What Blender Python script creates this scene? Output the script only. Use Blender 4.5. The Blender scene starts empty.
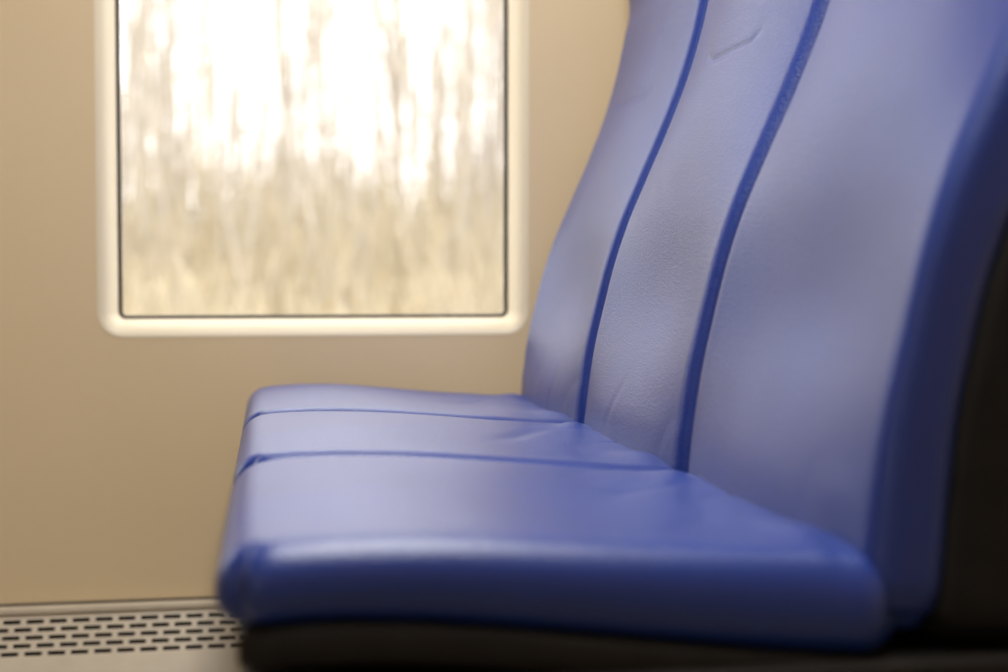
import bpy, bmesh, math, random
from mathutils import Vector, noise, Matrix
random.seed(7)
S = bpy.context.scene
S.view_settings.view_transform = 'Standard'

# ------------------------------------------------------------ helpers
def link(o, parent=None):
    S.collection.objects.link(o)
    if parent: o.parent = parent
    return o
def mesh_obj(name, verts, faces, mat, parent=None, smooth=True):
    me = bpy.data.meshes.new(name)
    me.from_pydata([tuple(v) for v in verts], [], faces)
    me.update()
    bm = bmesh.new(); bm.from_mesh(me)
    bmesh.ops.remove_doubles(bm, verts=bm.verts, dist=1e-6)
    bmesh.ops.recalc_face_normals(bm, faces=bm.faces)
    bm.to_mesh(me); bm.free()
    for p in me.polygons: p.use_smooth = smooth
    me.materials.append(mat)
    return link(bpy.data.objects.new(name, me), parent)
def interp(tab, x):
    n = len(tab)
    if x <= tab[0][0]:
        s = (tab[1][1]-tab[0][1])/(tab[1][0]-tab[0][0]); return tab[0][1]+s*(x-tab[0][0])
    if x >= tab[-1][0]:
        s = (tab[-1][1]-tab[-2][1])/(tab[-1][0]-tab[-2][0]); return tab[-1][1]+s*(x-tab[-1][0])
    for i in range(n-1):
        if tab[i][0] <= x <= tab[i+1][0]:
            x0,y0 = tab[i]; x1,y1 = tab[i+1]; h = x1-x0
            m0 = (y1-(tab[i-1][1] if i>0 else y0))/(x1-(tab[i-1][0] if i>0 else x0))
            j = i+2 if i+2<n else i+1
            m1 = (tab[j][1]-y0)/(tab[j][0]-x0)
            t=(x-x0)/h
            return (2*t**3-3*t*t+1)*y0+(t**3-2*t*t+t)*h*m0+(-2*t**3+3*t*t)*y1+(t**3-t*t)*h*m1
def sstep(a,b,x):
    t=max(0,min(1,(x-a)/(b-a))); return t*t*(3-2*t)
def gauss(x,c,w): return math.exp(-((x-c)/w)**2)

def new_mat(name):
    m = bpy.data.materials.new(name); m.use_nodes=True
    return m, m.node_tree, m.node_tree.nodes["Principled BSDF"]
def simple(name, col, rough=.5, spec=.5, noise_scale=None, var=.08, bump=0, bscale=300, metallic=0):
    m,nt,b = new_mat(name)
    b.inputs['Roughness'].default_value=rough
    b.inputs['Specular IOR Level'].default_value=spec
    b.inputs['Metallic'].default_value=metallic
    tc = nt.nodes.new('ShaderNodeTexCoord')
    if noise_scale:
        n = nt.nodes.new('ShaderNodeTexNoise'); n.inputs['Scale'].default_value=noise_scale
        n.inputs['Detail'].default_value=6
        nt.links.new(tc.outputs['Object'], n.inputs['Vector'])
        r = nt.nodes.new('ShaderNodeValToRGB')
        r.color_ramp.elements[0].position=.3; r.color_ramp.elements[1].position=.7
        r.color_ramp.elements[0].color=tuple(c*(1-var) for c in col)+(1,)
        r.color_ramp.elements[1].color=tuple(min(1,c*(1+var)) for c in col)+(1,)
        nt.links.new(n.outputs['Fac'], r.inputs['Fac']); nt.links.new(r.outputs['Color'], b.inputs['Base Color'])
    else:
        b.inputs['Base Color'].default_value=tuple(col)+(1,)
    if bump:
        n2 = nt.nodes.new('ShaderNodeTexNoise'); n2.inputs['Scale'].default_value=bscale; n2.inputs['Detail'].default_value=3
        nt.links.new(tc.outputs['Object'], n2.inputs['Vector'])
        bp = nt.nodes.new('ShaderNodeBump'); bp.inputs['Strength'].default_value=bump; bp.inputs['Distance'].default_value=.001
        nt.links.new(n2.outputs['Fac'], bp.inputs['Height']); nt.links.new(bp.outputs['Normal'], b.inputs['Normal'])
    return m

M_wall = simple('beige_wall_laminate',(.80,.625,.39),.5,.4,1.2,.05,.15,250)
M_trim = simple('glow_lightened_trim',(.84,.73,.53),.45,.5)  # base colour lightened past the wall tone to imitate glow around the window
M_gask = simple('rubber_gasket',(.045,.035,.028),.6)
M_black = simple('black_plastic_shell',(.010,.009,.009),.6,.25,40,.2)
M_base = simple('dark_seat_base',(.014,.012,.010),.6,.25,30,.2)
M_floor = simple('floor_vinyl',(.20,.17,.14),.6,.3,180,.3)
M_ceil = simple('ceiling_panel',(.80,.78,.72),.6)
M_alu = simple('grille_painted_metal',(.68,.59,.46),.4,.5,20,.05)
M_dark = simple('heater_interior',(.03,.022,.016),.8)
M_bark = simple('bare_tree_bark',(.60,.545,.47),.9,.1,3,.25)
M_ground = simple('dry_grass_ground',(.56,.485,.34),.95,.1,1.3,.2)
M_brush = simple('dry_undergrowth',(.63,.55,.40),.9,.1,2,.25)

# blue vinyl
M_blue,nt,b = new_mat('blue_vinyl')
b.inputs['Roughness'].default_value=.40
b.inputs['Specular IOR Level'].default_value=.65
b.inputs['Coat Weight'].default_value=.35
b.inputs['Coat Roughness'].default_value=.27
tc = nt.nodes.new('ShaderNodeTexCoord')
n = nt.nodes.new('ShaderNodeTexNoise'); n.inputs['Scale'].default_value=6; n.inputs['Detail'].default_value=4
r = nt.nodes.new('ShaderNodeValToRGB')
r.color_ramp.elements[0].position=.35; r.color_ramp.elements[1].position=.65
r.color_ramp.elements[0].color=(.004,.030,.225,1); r.color_ramp.elements[1].color=(.005,.036,.26,1)
nt.links.new(tc.outputs['Object'], n.inputs['Vector']); nt.links.new(n.outputs['Fac'], r.inputs['Fac']); nt.links.new(r.outputs['Color'], b.inputs['Base Color'])
v = nt.nodes.new('ShaderNodeTexVoronoi'); v.inputs['Scale'].default_value=380
nt.links.new(tc.outputs['Object'], v.inputs['Vector'])
bp = nt.nodes.new('ShaderNodeBump'); bp.inputs['Strength'].default_value=.5; bp.inputs['Distance'].default_value=.0007
nt.links.new(v.outputs['Distance'], bp.inputs['Height']); nt.links.new(bp.outputs['Normal'], b.inputs['Normal']); nt.links.new(bp.outputs['Normal'], b.inputs['Coat Normal'])

# window glass
M_glass = bpy.data.materials.new('window_glass'); M_glass.use_nodes=True
nt=M_glass.node_tree; nt.nodes.clear()
out=nt.nodes.new('ShaderNodeOutputMaterial'); mx=nt.nodes.new('ShaderNodeMixShader'); mx.inputs[0].default_value=.05
tr=nt.nodes.new('ShaderNodeBsdfTransparent'); gl=nt.nodes.new('ShaderNodeBsdfGlossy'); gl.inputs['Roughness'].default_value=.02
nt.links.new(tr.outputs[0],mx.inputs[1]); nt.links.new(gl.outputs[0],mx.inputs[2]); nt.links.new(mx.outputs[0],out.inputs[0])

# ------------------------------------------------------------ rounded slab in (u,t,n) space
def slab(L, W, T, r, R, du=.005, nz=12):
    def lin(a,bb,k): return [a+(bb-a)*i/k for i in range(k+1)]
    us=lin(0,L,int(L/du)); ts=lin(-W/2,W/2,int(W/du)); ns=lin(-T/2,T/2,nz)
    pts=[]; faces=[]; idx={}
    def vid(a,bb,c):
        k=(a,bb,c)
        if k not in idx:
            idx[k]=len(pts); pts.append((us[a],ts[bb],ns[c]))
        return idx[k]
    A,B,C=len(us)-1,len(ts)-1,len(ns)-1
    for i in range(A):
        for j in range(B):
            for c in (0,C): faces.append((vid(i,j,c),vid(i+1,j,c),vid(i+1,j+1,c),vid(i,j+1,c)))
    for i in range(A):
        for k in range(C):
            for j in (0,B): faces.append((vid(i,j,k),vid(i+1,j,k),vid(i+1,j,k+1),vid(i,j,k+1)))
    for j in range(B):
        for k in range(C):
            for i in (0,A): faces.append((vid(i,j,k),vid(i,j+1,k),vid(i,j+1,k+1),vid(i,j,k+1)))
    res=[]
    for (u,t,nn) in pts:
        q=Vector((u,t,nn))
        c=Vector((min(max(u,r),L-r),min(max(t,-W/2+r),W/2-r),min(max(nn,-T/2+r),T/2-r)))
        d=q-c
        if d.length>1e-9: q=c+d.normalized()*r
        cu=min(max(q.x,R),L-R); ct=min(max(q.y,-W/2+R),W/2-R)
        a,bb=q.x-cu,q.y-ct
        if abs(a)>1e-9 and abs(bb)>1e-9:
            h=math.hypot(a,bb); s=max(abs(a),abs(bb))/h
            q.x=cu+a*s; q.y=ct+bb*s
        res.append(q)
    return res,faces

BACK=[(-.25,.405),(-.19,.411),(-.15,.414),(-.09,.421),(-.04,.431),(.015,.445),(.07,.465),(.13,.493),(.19,.521),(.26,.549),(.33,.570),(.40,.585),(.44,.593),(.49,.588),(.56,.588),(.63,.600),(.70,.625)]
arc=[]; z=-.25; s=0; px=None
while z<=.701:
    x=interp(BACK,z)
    if px is not None: s+=math.hypot(x-px[0],z-px[1])
    arc.append((s,x,z)); px=(x,z); z+=.005
def path(tab,s):
    if s<=tab[0][0]: i=0
    elif s>=tab[-1][0]: i=len(tab)-2
    else:
        lo,hi=0,len(tab)-1
        while hi-lo>1:
            m=(lo+hi)//2
            if tab[m][0]<=s: lo=m
            else: hi=m
        i=lo
    s0,x0,z0=tab[i]; s1,x1,z1=tab[i+1]; t=(s-s0)/(s1-s0)
    return x0+(x1-x0)*t, z0+(z1-z0)*t
def frame(tab,s):
    x,z=path(tab,s); xa,za=path(tab,s-.01); xb,zb=path(tab,s+.01)
    d=Vector((xb-xa,0,zb-za)).normalized()
    return x,z,d
SEATTOP=[(-.05,-.180),(-.02,-.1715),(.03,-.1675),(.10,-.1685),(.2,-.175),(.3,-.183),(.38,-.190),(.43,-.195)]

def box(name,lo,hi,mat,parent=None,bev=.01,seg=3):
    bm=bmesh.new(); bmesh.ops.create_cube(bm,size=1)
    for vv in bm.verts:
        vv.co=Vector([lo[i]+(hi[i]-lo[i])*(vv.co[i]+.5) for i in range(3)])
    if bev: bmesh.ops.bevel(bm,geom=bm.edges[:],offset=bev,segments=seg,profile=.5,affect='EDGES')
    me=bpy.data.meshes.new(name); bm.to_mesh(me); bm.free(); me.materials.append(mat)
    for p in me.polygons: p.use_smooth=False
    return link(bpy.data.objects.new(name,me),parent)

FLOOR=-.66
def ridge(p): return (1-abs(noise.noise(p))*2.2)
def make_seat(yc, seed):
    e=bpy.data.objects.new('train_seat',None); link(e)
    e.location=(.2,yc,FLOOR); off=Vector(e.location)
    W=.442
    # ---------- backrest
    L=arc[-1][0]; T=.058
    P,F=slab(L,W,T,.019,.045,.0036)
    V=[]
    for q in P:
        u,t,n_=q
        x,z,d=frame(arc,u); nrm=Vector((-d.z,0,d.x))
        front=sstep(-T*.2,T*.45,n_)
        tt=t/(W/2)
        D=.002+.009*(1-abs(tt)**2.5)
        D-= .030*(1-tt*tt)*gauss(z,-.01,.11)
        D+= .004*(1-tt*tt)*gauss(z,-.17,.05)
        D+= .006*(1-tt*tt)*gauss(z,.22,.12)
        # stitched crease under the headrest panel, curling up at its ends
        zc=.262+.010*sstep(.06,.10,abs(t))
        D-= .0024*gauss(z,zc,.0042)*(1-sstep(.075,.105,abs(t)))
        D+= .0010*sstep(zc,zc+.03,z)*(1-sstep(.06,.12,abs(t)))*(1-sstep(.30,.42,z))
        D+= .0020*noise.noise(Vector((t*6+seed,z*4,seed*3.1)))
        w=gauss(z,-.16,.035)
        D-= .0010*w*max(0,ridge(Vector((t*8+z*5,z*7-t*2,seed*1.9)))-.55)*2
        D*=front
        base=Vector((x,yc+t,z))
        V.append(base+nrm*(n_-T/2+D)-off)
    mesh_obj('backrest_cushion',V,F,M_blue,e)
    # ---------- seat cushion
    x0=-.037; L2=.440-x0; T2=.056
    P,F=slab(L2,.455,T2,.0265,.04)
    V=[]
    for q in P:
        u,t,n_=q; tt=t/(W/2)
        X=x0+u; zt=interp(SEATTOP,X)
        front=sstep(-T2*.1,T2*.45,n_)
        D=.004*(1-tt*tt)*sstep(-.03,.1,X)
        D-=.006*(1-tt**2)*gauss(X,.27,.09)
        D+=.0022*noise.noise(Vector((X*6,t*5+seed,seed*1.7)))
        w=sstep(.22,.36,X)
        D-=.0018*w*max(0,ridge(Vector((X*8-t*4,t*6+X*3,seed+5)))-.5)*2
        D+=.007*gauss(X,.385,.022)*gauss(t,.165,.032)+.007*gauss(X,.39,.025)*gauss(t,-.15,.045)
        D-=.003*gauss(X-.5*(t-.05),.30,.018)*gauss(t,.06,.07)
        thick=1+.25*sstep(.0,.40,X)
        zz=zt+(n_-T2/2)*thick+D*front
        V.append(Vector((X,yc+t,zz))-off)
    mesh_obj('seat_cushion',V,F,M_blue,e)
    # ---------- black shell behind backrest
    L=arc[-1][0]+.0
    P,F=slab(L,.447,.11,.012,.03,.012,8)
    V=[]
    for q in P:
        u,t,n_=q
        x,z,d=frame(arc,u); nrm=Vector((-d.z,0,d.x))
        th=1-.45*sstep(-.1,.5,z)
        V.append(Vector((x,yc+t,z))+nrm*((n_-.055)*th-T+.008)-off)
    mesh_obj('backrest_shell',V,F,M_black,e)
    # ---------- base + pan
    o=box('pedestal_base',(-.018,yc-.2325,FLOOR),(.56,yc+.2325,-.262),M_base,e,.006)
    for vv in o.data.vertices: vv.co-=off
    P,F=slab(.50,.445,.03,.008,.02,.015,4)
    V=[]
    for q in P:
        X=-.022+q.x; zt=interp(SEATTOP,min(X,.43))-.056*(1+.25*sstep(.0,.40,X))
        V.append(Vector((X,yc+q.y,zt-.013+q.z))-off)
    mesh_obj('seat_pan',V,F,M_base,e)
    return e
ys=[.89+.2335, .89+.467+.2335-.0005, .89+.934+.2335]
for i,y in enumerate(ys): make_seat(y, 1.3+i*2.7)

# ------------------------------------------------------------ walls with windows
WY=2.36
def rrect(x0,x1,z0,z1,r,o=0,k=8):
    x0-=o;x1+=o;z0-=o;z1+=o; r=max(r+o,.001); pts=[]
    for cx,cz,a0 in ((x1-r,z1-r,0),(x0+r,z1-r,90),(x0+r,z0+r,180),(x1-r,z0+r,270)):
        for i in range(k+1):
            a=math.radians(a0+90*i/k); pts.append((cx+r*math.cos(a),cz+r*math.sin(a)))
    return pts
WINS=[(-.248,.409,-.065,.92),(-1.60,-.72,-.065,.92)]
X0,X1,Z1,YF=-3.2,1.6,1.45,-1.9
def wall_with_holes(name,y,wins,outward):
    bm=bmesh.new()
    def loop(pts):
        vs=[bm.verts.new((p[0],y,p[1])) for p in pts]
        return [bm.edges.new((vs[i],vs[(i+1)%len(vs)])) for i in range(len(vs))]
    E=loop([(X0,FLOOR),(X1,FLOOR),(X1,Z1),(X0,Z1)])
    for w in wins: E+=loop(rrect(*w,.012,.0285))
    bmesh.ops.triangle_fill(bm,use_beauty=True,use_dissolve=False,edges=E)
    bmesh.ops.recalc_face_normals(bm,faces=bm.faces)
    me=bpy.data.meshes.new(name); bm.to_mesh(me); bm.free(); me.materials.append(M_wall)
    o=link(bpy.data.objects.new(name,me))
    if me.polygons[0].normal.y*outward>0: me.flip_normals()
    md=o.modifiers.new('thickness','SOLIDIFY'); md.thickness=.045; md.offset=-1
    return o
wall_with_holes('wall_back',WY,WINS,1)
FW=[(-2.9,-2.1,-.065,.92)]
wall_with_holes('wall_front',YF,FW,-1)
box('wall_right',(X1,YF,FLOOR),(X1+.04,WY,Z1),M_wall,None,0)
box('wall_left',(X0-.04,YF,FLOOR),(X0,WY,Z1),M_wall,None,0)

def ring(name,w,sec,mat,parent,rad=.012,closed=True):
    V=[];F=[];n=None
    for (o,y) in sec:
        pts=rrect(*w,rad,o); n=len(pts); V+=[(p[0],y,p[1]) for p in pts]
    m=len(sec)
    for a in range(m if closed else m-1):
        b2=(a+1)%m
        for i in range(n):
            j=(i+1)%n; F.append((a*n+i,a*n+j,b2*n+j,b2*n+i))
    return mesh_obj(name,V,F,mat,parent)
for k,(w,yy) in enumerate([(q,0) for q in WINS]+[(q,1) for q in FW]):
    f=(lambda y:y) if yy==0 else (lambda y: YF-(y-WY))
    e=bpy.data.objects.new('window_%d'%(k+1),None); link(e)
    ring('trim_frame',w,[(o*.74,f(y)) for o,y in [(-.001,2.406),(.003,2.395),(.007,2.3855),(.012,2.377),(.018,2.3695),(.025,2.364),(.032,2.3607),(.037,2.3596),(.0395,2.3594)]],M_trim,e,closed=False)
    ring('gasket',w,[(o,f(y)) for o,y in [(-.0055,2.409),(-.0045,2.404),(.0005,2.403),(.002,2.407),(.002,2.417),(-.0055,2.417)]],M_gask,e)
    ring('outer_frame',w,[(o,f(y)) for o,y in [(-.002,2.412),(.05,2.408),(.05,2.414),(-.002,2.417)]],M_gask,e)
    pts=rrect(*w,.012,.0)
    V=[(p[0],f(2.410),p[1]) for p in pts]+[(p[0],f(2.414),p[1]) for p in pts]; n=len(pts)
    F=[tuple(range(n)),tuple(range(2*n-1,n-1,-1))]+[(i,(i+1)%n,n+(i+1)%n,n+i) for i in range(n)]
    mesh_obj('glass_pane',V,F,M_glass,e,False)

box('floor',(X0,YF,FLOOR-.04),(X1,WY,FLOOR),M_floor,None,0)
box('ceiling',(X0,YF,Z1),(X1,WY,Z1+.04),M_ceil,None,0)

# ------------------------------------------------------------ heater grille along wall base
e=bpy.data.objects.new('heater_grille',None); link(e)
gx0,gx1=-3.1,-.03
ang=math.radians(62)
def gp(x,s,n_):
    top=Vector((0,WY-.014,-.537))
    d=Vector((0,-math.cos(ang),-math.sin(ang))); nn=Vector((0,-math.sin(ang),math.cos(ang)))
    return top+Vector((x,0,0))+d*s+nn*n_
V=[];F=[]
def gbox(xa,xb,sa,sb,na,nb):
    i=len(V)
    for x in (xa,xb):
        for s_ in (sa,sb):
            for n_ in (na,nb): V.append(gp(x,s_,n_))
    F.extend([(i,i+1,i+3,i+2),(i+4,i+6,i+7,i+5),(i,i+4,i+5,i+1),(i+2,i+3,i+7,i+6),(i,i+2,i+6,i+4),(i+1,i+5,i+7,i+3)])
pitch=.0130; slot=.0068; s0=.014; rows=5
gbox(gx0,gx1,0,s0,-.002,0)
for rr in range(rows):
    sa=s0+rr*pitch
    gbox(gx0,gx1,sa+slot,sa+pitch,-.002,0)
    px_=.036; x=gx0-(px_/2 if rr%2 else 0)
    while x<gx1:
        a,b_=max(gx0,x),min(gx1,x+.009)
        if b_>a: gbox(a,b_,sa-.0003,sa+slot+.0003,-.002,0)
        x+=px_
end=s0+rows*pitch
me_=mesh_obj('slotted_panel',V,F,M_alu,e,False)
V=[];F=[]; gbox(gx0,gx1,0.004,end,-.012,-.010); mesh_obj('heater_interior',V,F,M_dark,e,False)
V=[];F=[]; gbox(gx0,gx1,end-.001,end+.060,-.004,.003); mesh_obj('kick_panel',V,F,M_alu,e,False)
box('top_lip',(gx0,WY-.022,-.541),(gx1,WY-.001,-.530),M_alu,e,.003)
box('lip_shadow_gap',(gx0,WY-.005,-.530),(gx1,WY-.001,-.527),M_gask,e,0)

# ------------------------------------------------------------ outside
wood=bpy.data.objects.new('woodland_embankment',None); link(wood)
V=[];F=[]; nx,ny=60,40
def gh(x,y):
    return -1.6+ 2.3*sstep(5,20,y)+.3*noise.noise(Vector((x*.4,y*.4,0)))
for j in range(ny+1):
    for i in range(nx+1):
        x=-25+55*i/nx; y=3.2+42*j/ny; V.append((x,y,gh(x,y)))
for j in range(ny):
    for i in range(nx):
        a=j*(nx+1)+i; F.append((a,a+1,a+nx+2,a+nx+1))
mesh_obj('grassy_ground',V,F,M_ground,wood)
def tube(V,F,pts,rads,k=6):
    b0=len(V)
    for p,r_ in zip(pts,rads):
        for i in range(k):
            a=2*math.pi*i/k; V.append((p.x+r_*math.cos(a),p.y+r_*math.sin(a),p.z))
    for s_ in range(len(pts)-1):
        for i in range(k):
            j=(i+1)%k; F.append((b0+s_*k+i,b0+s_*k+j,b0+(s_+1)*k+j,b0+(s_+1)*k+i))
V=[];F=[]
def tree(x,y,h,r0,nb,bl):
    g=gh(x,y)-.2; lean=random.uniform(-.07,.07); ph=random.uniform(0,6)
    pts=[Vector((x+lean*h*f+.12*math.sin(ph+f*5),y+.1*math.sin(ph*2+f*4),g+h*f)) for f in [i/7 for i in range(8)]]
    tube(V,F,pts,[r0*(1-.75*i/7) for i in range(8)],5)
    for q in range(nb):
        f=random.uniform(.1,.95); i=int(f*7); p=pts[i].lerp(pts[min(7,i+1)],f*7-i)
        az=random.uniform(0,6.28); l=random.uniform(.5,1.6)*bl*(1.1-f*.6); up=random.uniform(.6,2.2)
        d=Vector((math.cos(az),math.sin(az),up)).normalized()
        tube(V,F,[p,p+d*l*.5,p+d*l+Vector((0,0,.15*l))],[r0*.35,r0*.25,r0*.08],3)
for t in range(380):
    y=random.uniform(14,42); x=random.uniform(-.55*y,.75*y)
    tree(x,y,random.uniform(8,14),random.uniform(.03,.08),18,1.2)
for t in range(700):      # saplings and tall shrubs
    y=random.uniform(12,26); x=random.uniform(-.55*y,.75*y)
    tree(x,y,random.uniform(1.0,4.5)*random.uniform(.5,1),random.uniform(.012,.03),10,.6)
mesh_obj('bare_trees',V,F,M_bark,wood)
V=[];F=[]
for t in range(5500):
    y=random.uniform(6.5,24); x=random.uniform(-.5*y,.7*y); g=gh(x,y)-.05
    l=random.uniform(.3,1.3); dx,dy=random.uniform(-.35,.35),random.uniform(-.35,.35)
    p=Vector((x,y,g)); tube(V,F,[p,p+Vector((dx*.4,dy*.4,l*.6)),p+Vector((dx,dy,l))],[.022,.015,.004],3)
mesh_obj('dry_brush',V,F,M_brush,wood)

# ------------------------------------------------------------ light
w=bpy.data.worlds.new('overcast_sky'); S.world=w; w.use_nodes=True
bg=w.node_tree.nodes['Background']; bg.inputs[0].default_value=(1,.99,.98,1); bg.inputs[1].default_value=2.85
def area(name,loc,size,sy,power,rot,col=(1,.975,.94)):
    l=bpy.data.lights.new(name,'AREA'); l.shape='RECTANGLE'; l.size=size; l.size_y=sy; l.energy=power; l.color=col
    o=link(bpy.data.objects.new(name,l)); o.location=loc; o.rotation_euler=rot
    return o
area('ceiling_lamp',(.18,1.0,Z1-.02),.4,1.5,37,(0,0,0))

# ------------------------------------------------------------ camera
cam=bpy.data.cameras.new('camera'); co=link(bpy.data.objects.new('camera',cam))
cam.lens=50; cam.sensor_width=36; cam.clip_start=.02; cam.clip_end=200
co.location=(0,0,0)
co.rotation_euler=(math.radians(90-2.3),0,math.radians(-9.5))
cam.dof.use_dof=True; cam.dof.focus_distance=1.68; cam.dof.aperture_fstop=2.5
S.camera=co
